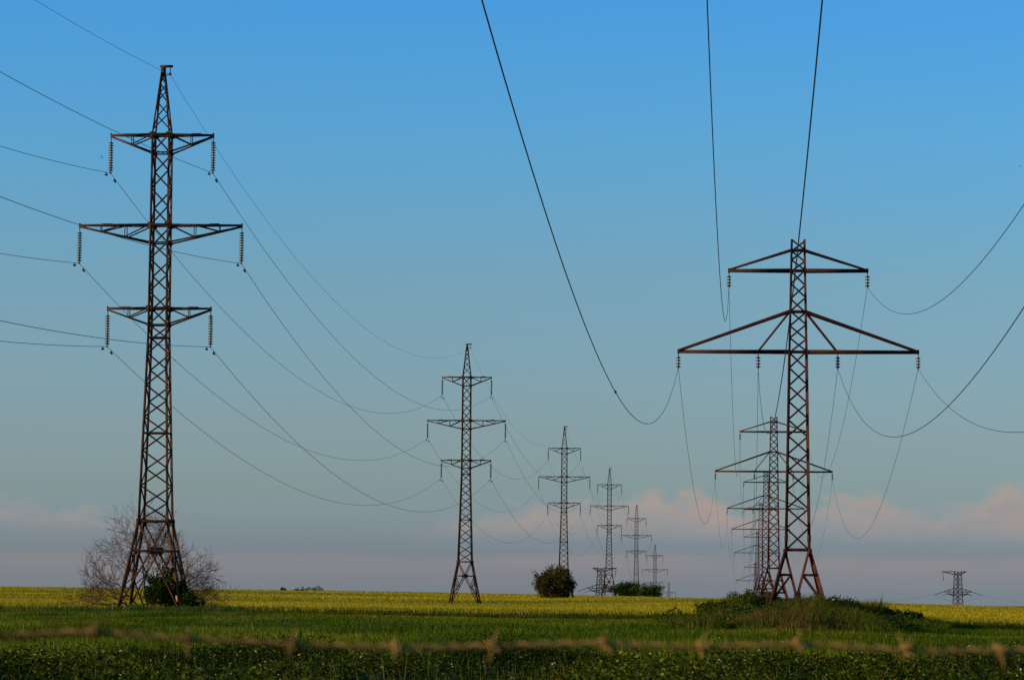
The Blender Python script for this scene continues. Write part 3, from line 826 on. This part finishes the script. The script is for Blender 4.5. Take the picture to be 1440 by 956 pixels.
old = (r.random(n) < 0.035)[:, None]; Cl = np.where(old, np.array([[0.20, 0.13, 0.03]]) * (0.6 + 0.8 * r.random((n, 1))), Cl)
weeds = leaves('weeds', Pl, Dl, (0.035 + 0.09 * r.random(n) ** 2) * (0.7 + 0.8 * kind_p[ip]), 0.022 + 0.045 * r.random(n) ** 1.5, Cl, M_LEAF, None, 31)
tag(weeds, 'dense low broad-leaved weeds filling the bottom of the picture', 'weeds', kind='stuff')
nf = 230
ifl = r.choice(npl, nf, p=(kind_p ** 3) / (kind_p ** 3).sum())
Pf = np.stack([Xp[ifl] + r.normal(size=nf) * 0.1, Yp[ifl] + r.normal(size=nf) * 0.1, ground_z(Xp[ifl], Yp[ifl]) + hp[ifl] + 0.02], 1)
Pf = np.repeat(Pf, 3, 0) + r.normal(size=(nf * 3, 3)) * 0.008
Df = np.stack([r.normal(size=nf * 3), r.normal(size=nf * 3), 0.4 + 0 * r.random(nf * 3)], 1)
fl = leaves('small_flowers', Pf, Df, np.full(nf * 3, 0.026), np.full(nf * 3, 0.022), np.ones((nf * 3, 3)), M_FLOWER, None, 33)
tag(fl, 'scattered tiny whitish flowers among the front weeds', 'flowers', kind='stuff')
# thin grass stems poking out of the weeds
n = 9000
Ys = 27 + 45 * r.random(n); Xs = (r.random(n) * 2 - 1) * (0.17 * Ys + 3.5)
Ps = np.stack([Xs, Ys, ground_z(Xs, Ys)], 1)
Cs = colour_mix(r, n, [(0.05, 0.085, 0.014), (0.09, 0.10, 0.02), (0.17, 0.12, 0.04)], [6, 3, 1.2])
st = blades('wild_grass', Ps, 0.22 + 0.45 * r.random(n) ** 2, np.full(n, 0.012), 0.7, Cs, M_GRASS, None, 35, True)
tag(st, 'loose thin grass stems poking out of the front weeds', 'grass', kind='stuff')

# ------------------------------------------------------------------ bushes and trees
def bush(base, rx, ry, h, nleaf, leaf, cols, wts, label, group=None, seed=1, nclump=60, cat='bush', bottom=0.05, stems=7, umbels=0, name='bush', ragged=0.22, low=0.35):
    r = np.random.default_rng(seed)
    root = empty(name, base)
    # clumps spread through the crown, most of them near its outline
    u = r.normal(size=(nclump, 3)); u /= np.linalg.norm(u, axis=1)[:, None]
    u[:, 2] = np.where(r.random(nclump) < 0.55, np.abs(u[:, 2]), -np.abs(u[:, 2]) * low * 1.6)
    rad = (0.45 + 0.55 * r.random(nclump) ** 0.5) * (1 + ragged * r.normal(size=nclump) * 0.6)
    c = u * rad[:, None] * np.array([rx, ry, h * 0.52]); c[:, 2] += h * 0.46
    c[:, 2] = np.maximum(c[:, 2], h * bottom)
    cr = (0.16 + 0.16 * r.random(nclump)) * min(rx, h) * (60 / nclump) ** 0.2
    i = r.integers(0, nclump, nleaf)
    P = c[i] + r.normal(size=(nleaf, 3)) * (cr[i] * 0.55)[:, None]
    P[:, 2] = np.maximum(P[:, 2], 0.02)
    D = (P - np.array([0, 0, h * 0.35])) / np.array([rx, ry, h]) + r.normal(size=(nleaf, 3)) * 0.55
    tone = (0.75 + 0.5 * r.random(nclump))[i][:, None]
    C = colour_mix(r, nleaf, cols, wts) * tone
    L = leaf * (0.6 + 0.8 * r.random(nleaf))
    leaves('crown', P, D, L, L * 0.55, C, M_LEAF, root, seed + 1)
    m = MB()
    for k in range(stems):
        tgt = c[r.integers(0, nclump)] * 0.95; b0 = np.array([r.normal() * rx * 0.12, r.normal() * ry * 0.12, -0.1])
        mdl = b0 * 0.5 + tgt * 0.5 + r.normal(size=3) * 0.08 * h
        rs = 0.012 * h + 0.008
        m.tube([b0, mdl, tgt], [rs, rs * 0.6, rs * 0.25], 5)
    m.build('stem', M_BARK, root)
    for k in range(umbels):
        j = r.integers(0, nclump); d = np.array([c[j][0], c[j][1] - 0.25 * ry, min(h * 1.0, c[j][2] + cr[j] * 0.9)])
        m = MB(); R_ = 0.12 + 0.07 * r.random()
        m.lathe([(0.01, -0.10), (0.015, -0.05), (R_ * 0.7, -0.01), (R_, 0.01), (R_ * 0.75, 0.045), (R_ * 0.2, 0.055)], 9, d)
        fh = m.build('flower_head', M_FLOWER, root)
    tag(root, label, cat, group)
    return root
GRN = [(0.036, 0.062, 0.004), (0.070, 0.100, 0.007), (0.120, 0.130, 0.014)]
DRK = [(0.020, 0.038, 0.004), (0.040, 0.062, 0.007), (0.078, 0.088, 0.012)]
OLV = [(0.080, 0.068, 0.014), (0.140, 0.092, 0.020), (0.200, 0.110, 0.026)]
RED = [(0.075, 0.050, 0.018), (0.130, 0.060, 0.022), (0.055, 0.060, 0.016)]
bush((9.55, 671, gz(9.55, 671) + 0.2), 3.8, 3.6, 6.3, 15000, 0.40, OLV + [(0.035, 0.040, 0.012)], [3, 2, 0.8, 4], 'big round brownish-green bush at the foot of the third left-row pylon', None, 51, 190, stems=14, bottom=0.03, low=0.6, ragged=0.28)
bush((33.6, 913, gz(33.6, 913) + 0.2), 4.0, 3.0, 4.3, 8000, 0.42, GRN, [3, 3, 2], 'larger low green bush on the skyline right of the splayed pylon', 'bushes on the skyline', 52, 130, ragged=0.45)
bush((39.4, 905, gz(39.4, 905) + 0.2), 3.0, 2.4, 3.2, 4500, 0.40, GRN, [4, 3, 1], 'smaller low green bush on the skyline below the slim pylon', 'bushes on the skyline', 53, 90, ragged=0.45)
for k, (x, rx, h, l) in enumerate(((-62.2, 0.7, 0.9, 'leftmost tiny shrub of three on the left skyline'), (-57.6, 1.3, 0.9, 'middle tiny shrub of three on the left skyline'), (-53.2, 2.0, 1.3, 'rightmost and widest of three tiny shrubs on the left skyline'))):
    bush((x, 880, gz(x, 880) + CROP * 0.8), rx, rx, h, 380, 0.30, DRK, [2, 3, 1], l, 'shrubs on the left skyline', 60 + k, 12, 'shrub', stems=3, name='shrub', ragged=0.5)
bush((-22.7, 212.6, gz(-22.7, 212.6)), 1.35, 1.2, 2.7, 10000, 0.15, DRK, [4, 3, 1], 'dark leafy bush filling the inside of the tall left pylon base', None, 71, 130, ragged=0.35)
bush((-21.1, 211.4, gz(-21.1, 211.4)), 0.85, 0.8, 1.3, 2200, 0.13, DRK, [4, 3, 1], 'small dark bush beside the right foot of the tall left pylon', None, 72, 70, ragged=0.4)
bush((13.0, 187.5, gz(13.0, 187.5)), 2.0, 1.4, 0.95, 14000, 0.12, GRN, [3, 4, 2], 'leafy green bush left of the large red-brown pylon', 'bushes on the pylon mound', 73, 90, ragged=0.3)
bush((15.3, 196.5, gz(15.3, 196.5)), 1.2, 1.0, 1.55, 8000, 0.13, RED, [3, 3, 3], 'reddish-brown bush behind the left foot of the large red-brown pylon', 'bushes on the pylon mound', 74, 60, ragged=0.3)
bush((13.9, 190.5, gz(13.9, 190.5)), 0.9, 0.8, 1.3, 7000, 0.12, GRN, [3, 4, 2], 'upright bright green shrub poking above the bushes on the pylon mound', 'bushes on the pylon mound', 78, 50, ragged=0.3)
bush((18.6, 187.0, gz(18.6, 187.0)), 1.6, 1.2, 1.05, 13000, 0.12, DRK, [4, 4, 1], 'dark green bush with flat white flower heads at the right pylon foot', 'bushes on the pylon mound', 75, 80, umbels=9, ragged=0.3)
bush((21.0, 184.5, gz(21.0, 184.5)), 2.3, 1.2, 0.75, 14000, 0.12, DRK, [5, 3, 1], 'low dark bush trailing off right of the pylon mound', 'bushes on the pylon mound', 76, 100, ragged=0.3)

# tall dry and green weeds over the mound and the rough ground in front of it
n = 120000
Yt = np.sqrt(128 ** 2 + (197 ** 2 - 128 ** 2) * r.random(n)); Xt = Yt * (0.045 + 0.092 * r.random(n))
cx = 0.089 * Yt; q = np.abs(Xt - cx) / (0.040 * Yt) + np.clip((150 - Yt) / 26, 0, 2) + (vnoise(Xt * 0.7 + 31, Yt * 0.16) - 0.5) * 0.9
k = (q < 1.0) & (Yt < field_edge(Xt) - 0.5); Xt, Yt, q = Xt[k], Yt[k], q[k]; n = len(Xt)
v1 = vnoise(Xt * 0.55 + 3, Yt * 0.14 + 8); v2 = vnoise(Xt * 1.7, Yt * 0.4); v3 = vnoise(Xt * 0.4 + 50, Yt * 0.10 + 2)
Ht = (0.26 + 1.3 * v1 * (0.5 + 0.7 * v2)) * np.clip(1.25 - q, 0.25, 1.0) * (0.45 + 0.75 * r.random(n))
green = colour_mix(r, n, [(0.030, 0.052, 0.003), (0.062, 0.088, 0.004), (0.105, 0.115, 0.008)], [4, 4, 3])
rust = colour_mix(r, n, [(0.080, 0.052, 0.010), (0.120, 0.060, 0.014), (0.150, 0.105, 0.030)], [4, 3, 1.5])
isr = r.random(n) < np.clip((v3 - 0.30) * 2.2, 0.12, 0.85) * np.exp(-((Xt / Yt - 0.083) / 0.026) ** 2)
Ct = np.where(isr[:, None], rust, green)
Pt = np.stack([Xt, Yt, ground_z(Xt, Yt)], 1)
tw = blades('tall_weeds', Pt, Ht, 0.02 + 0.03 * r.random(n), 0.7, Ct, M_GRASS, None, 41, True)
tag(tw, 'tall rusty and green weeds covering the mound of the large red-brown pylon', 'weeds', kind='stuff')
n = 62000
Yt = np.sqrt(136 ** 2 + (196 ** 2 - 136 ** 2) * r.random(n)); Xt = Yt * (0.045 + 0.100 * r.random(n))
q = np.abs(Xt - 0.092 * Yt) / (0.037 * Yt) + np.clip((162 - Yt) / 18, 0, 2) + (vnoise(Xt * 0.6 + 13, Yt * 0.2) - 0.5) * 1.1
k = (q < 1.0) & (Yt < field_edge(Xt) - 0.5); Xt, Yt, q = Xt[k], Yt[k], q[k]; n = len(Xt)
hh = (0.14 + 1.35 * vnoise(Xt * 0.9 + 7, Yt * 0.3) ** 1.5) * np.clip(1.3 - q, 0.3, 1.0)
Pt = np.stack([Xt, Yt, ground_z(Xt, Yt) + hh * (0.3 + 0.7 * r.random(n) ** 0.5)], 1)
Ct = colour_mix(r, n, [(0.018, 0.036, 0.003), (0.040, 0.064, 0.005), (0.080, 0.094, 0.009), (0.110, 0.062, 0.016)], [5, 5, 2.5, 0.8])
lw = leaves('leafy_weeds', Pt, np.stack([r.normal(size=n), r.normal(size=n), 0.4 * r.normal(size=n) + 0.2], 1), 0.10 + 0.10 * r.random(n), 0.06 + 0.06 * r.random(n), Ct, M_LEAF, None, 47)
tag(lw, 'dark leafy weeds clothing the sides of the mound under the large red-brown pylon', 'weeds', kind='stuff')
n = 14000
Xt = -23.0 + r.normal(size=n) * 3.4; Yt = 207.5 + r.normal(size=n) * 2.2
Pt = np.stack([Xt, Yt, ground_z(Xt, Yt)], 1)
Ct = colour_mix(r, n, [(0.034, 0.072, 0.010), (0.055, 0.095, 0.014), (0.12, 0.10, 0.03)], [5, 4, 1.2])
tw = blades('tall_grass', Pt, (0.15 + 0.45 * r.random(n)) * (0.35 + 1.0 * vnoise(Xt * 1.2, Yt * 0.5)), np.full(n, 0.032), 0.5, Ct, M_GRASS, None, 43, True)
tag(tw, 'tall green grass around the feet of the tall left pylon', 'grass', kind='stuff')

def bare_tree(base, label, seed=4):
    r = np.random.default_rng(seed); root = empty('bare_tree', base)
    trunk, limbs, twigs = MB(), MB(), MB()
    stats = [0]
    def grow(p, d, length, rad, level):
        n = 4 if level < 3 else 3
        pts = [p]; dd = d / np.linalg.norm(d)
        for k in range(n):
            dd = dd + r.normal(size=3) * (0.055 + 0.016 * level) + np.array([0, 0, 0.05 if level < 2 else 0.03])
            dd /= np.linalg.norm(dd); pts.append(pts[-1] + dd * length / n)
        pts = np.array(pts); rs = np.linspace(rad, rad * 0.55, len(pts))
        (trunk if level == 0 else limbs if level < 3 else twigs).tube(pts, rs, 6 if level < 2 else 4 if level < 3 else 3, level < 2)
        stats[0] += 1
        if level >= 5: return
        kids = (4, 4, 3, 3, 2)[level]
        for k in range(kids):
            t = 0.35 + 0.65 * (k + r.random()) / kids; i = min(int(t * n), n - 1); f = t * n - i
            q = pts[i] + (pts[i + 1] - pts[i]) * f
            ax = np.cross(dd, r.normal(size=3)); ax /= np.linalg.norm(ax) + 1e-9
            a = math.radians(r.uniform(22, 52))
            nd = dd * math.cos(a) + ax * math.sin(a)
            nd = nd * np.array([1.08, 0.9, 1.0])
            grow(q, nd, length * r.uniform(0.52, 0.78), max(rad * 0.5 * (1 - 0.3 * t), 0.011), level + 1)
    dirs = [(-1.30, 0.1, 0.50), (-1.05, -0.2, 0.85), (-0.60, 0.3, 1.15), (-0.2, -0.2, 1.3), (0.2, 0.2, 1.3), (0.60, -0.2, 1.15), (1.05, 0.1, 0.85), (1.30, 0.2, 0.50), (-1.4, -0.3, 0.25), (1.4, -0.2, 0.25)]
    for k, d in enumerate(dirs):
        d = np.array(d); grow(np.array([d[0] * 0.2, r.normal() * 0.15, -0.1]), d, r.uniform(2.5, 2.75) * (1 + 0.22 * d[2] / 1.3), 0.08, 0)
    trunk.build('trunk', M_BARK, root); limbs.build('limbs', M_BARK, root)
    tw = twigs.build('crown', M_BARK, root)
    tag(root, label, 'tree')
    return root
bt = bare_tree((-24.3, 216.5, gz(-24.3, 216.5)), 'wide bare leafless tree behind the tall left pylon')
bt.scale = (0.92, 0.92, 1.10)

# pale stakes in the grass by the left pylon
for k, (x, y, h, l) in enumerate(((-25.7, 207.6, 0.62, 'pale stake left of the tall left pylon, the outer of two'), (-24.9, 207.2, 0.50, 'pale stake by the near left foot of the tall left pylon'))):
    m = MB(); m.tube([(0, 0, -0.1), (0.03, 0, h * 0.5), (0.02, 0, h)], [0.035, 0.032, 0.022], 6)
    m.tube([(0.03, 0, h * 0.62), (0.10, 0.02, h * 0.72)], [0.014, 0.008], 5)
    o = m.build('stake', M_PALE); o.location = (x, y, gz(x, y)); tag(o, l, 'stake', 'stakes by the left pylon')

# ------------------------------------------------------------------ barbed wire right in front of the lens
FY = 3.2
wire_px = [(-1900, 890), (-900, 899), (-300, 897), (0, 894), (70, 890), (135, 887), (200, 893), (270, 897), (345, 901), (430, 905), (500, 908), (560, 909), (630, 909), (700, 907), (775, 905), (850, 904), (920, 907), (990, 909),
           (1060, 907), (1125, 905), (1200, 909), (1275, 914), (1345, 914), (1410, 914), (1500, 912), (1800, 908), (2400, 900), (3200, 892)]
wire_w = np.array([((x - 720) / 4500 * FY, (832 + (x - 720) * 0.00873 - y) / 4500 * FY + EYE) for x, y in wire_px])
def wire_z(x): return np.interp(x, wire_w[:, 0], wire_w[:, 1])
fence = empty('barbed_wire_fence', (0, FY, 0))
tag(fence, 'blurred rusty barbed wire strand crossing the foreground', 'fence')
xs = np.linspace(wire_w[0, 0], wire_w[-1, 0], 1500); zs = wire_z(xs)
kk = np.hanning(25); kk /= kk.sum(); zs = np.convolve(np.pad(zs, 12, mode='edge'), kk, 'valid')
for ph in (0, math.pi):
    m = MB(); a = xs / 0.045 * 2 * math.pi + ph
    m.tube(np.stack([xs, 0.0019 * np.cos(a), zs + 0.0019 * np.sin(a)], 1), 0.0015, 5); m.build('wire_strand', M_BARB, fence)
bm_ = []
for v in range(2):                              # two barb shapes
    m = MB(); q = np.linspace(0, 4 * math.pi, 26)
    m.tube(np.stack([-0.005 + 0.010 * q / (4 * math.pi), 0.0045 * np.cos(q), 0.0045 * np.sin(q)], 1), 0.0013, 5)
    for (dx_, dy_, dz_) in (((0.003, 0.004, 0.019), (-0.003, -0.012, -0.012), (0.004, -0.016, 0.006), (-0.002, 0.016, -0.004)) if v == 0 else ((-0.004, 0.012, 0.010), (0.002, -0.006, -0.019), (0.003, 0.015, 0.005), (-0.003, -0.016, 0.003))):
        m.tube([(0, 0, 0), (dx_ * 0.7, dy_ * 0.6, dz_ * 0.6), (dx_, dy_, dz_)], [0.0012, 0.0010, 0.0004], 5)
    me = m.mesh('barb'); me.materials.append(M_BARB); bm_.append(me)
px_b = [137, 270, 415, 562, 697, 852, 990, 1125, 1275, 1408] + [-5, -148, -290, 1550, 1690, 1832]
rb = random.Random(3)
for k, x in enumerate(px_b):
    o = link('barb', bm_[k % 2], fence); X = (x - 720) / 4500 * FY
    o.location = (X, 0, float(np.interp(X, xs, zs))); o.rotation_euler = (rb.uniform(-1.1, 1.1), rb.uniform(-0.3, 0.3), rb.uniform(-0.6, 0.6))
for X in (wire_w[0, 0], wire_w[-1, 0]):
    m = MB(); m.tube([(X, 0.05, -0.4), (X, 0.05, 0.8), (X + 0.01, 0.05, 1.72)], [0.05, 0.048, 0.044], 8); m.build('post', M_WOOD, fence)

# ------------------------------------------------------------------ two birds far off in the sky
def bird(loc, rz, label):
    m = MB()
    m.tube([(0, -0.16, 0), (0, -0.11, 0.01), (0, -0.02, 0.02), (0, 0.08, 0.01), (0, 0.2, 0)], [0.008, 0.03, 0.045, 0.03, 0.012], 7)
    for s in (-1, 1):
        m.add([(s * 0.03, -0.06, 0.02), (s * 0.16, -0.08, 0.11), (s * 0.32, 0.03, 0.17), (s * 0.15, 0.05, 0.10), (s * 0.03, 0.06, 0.02),
               (s * 0.03, -0.06, 0.012), (s * 0.16, -0.08, 0.10), (s * 0.15, 0.05, 0.09), (s * 0.03, 0.06, 0.012)],
              [(0, 1, 3, 4), (1, 2, 3), (5, 8, 7, 6), (6, 7, 2), (0, 5, 6, 1), (4, 3, 7, 8), (1, 6, 2), (3, 2, 7)])
    o = m.build('bird', M_BIRD); o.location = loc; o.rotation_euler = (0.2, 0.3, rz)
    tag(o, label, 'bird', 'birds in the sky')
bird((-52.5, 405, 56.3), 1.2, 'tiny dark bird near the top left insulators of the tall left pylon')
bird((79.3, 497, 68.6), 0.7, 'tiny dark bird at the right edge of the sky')
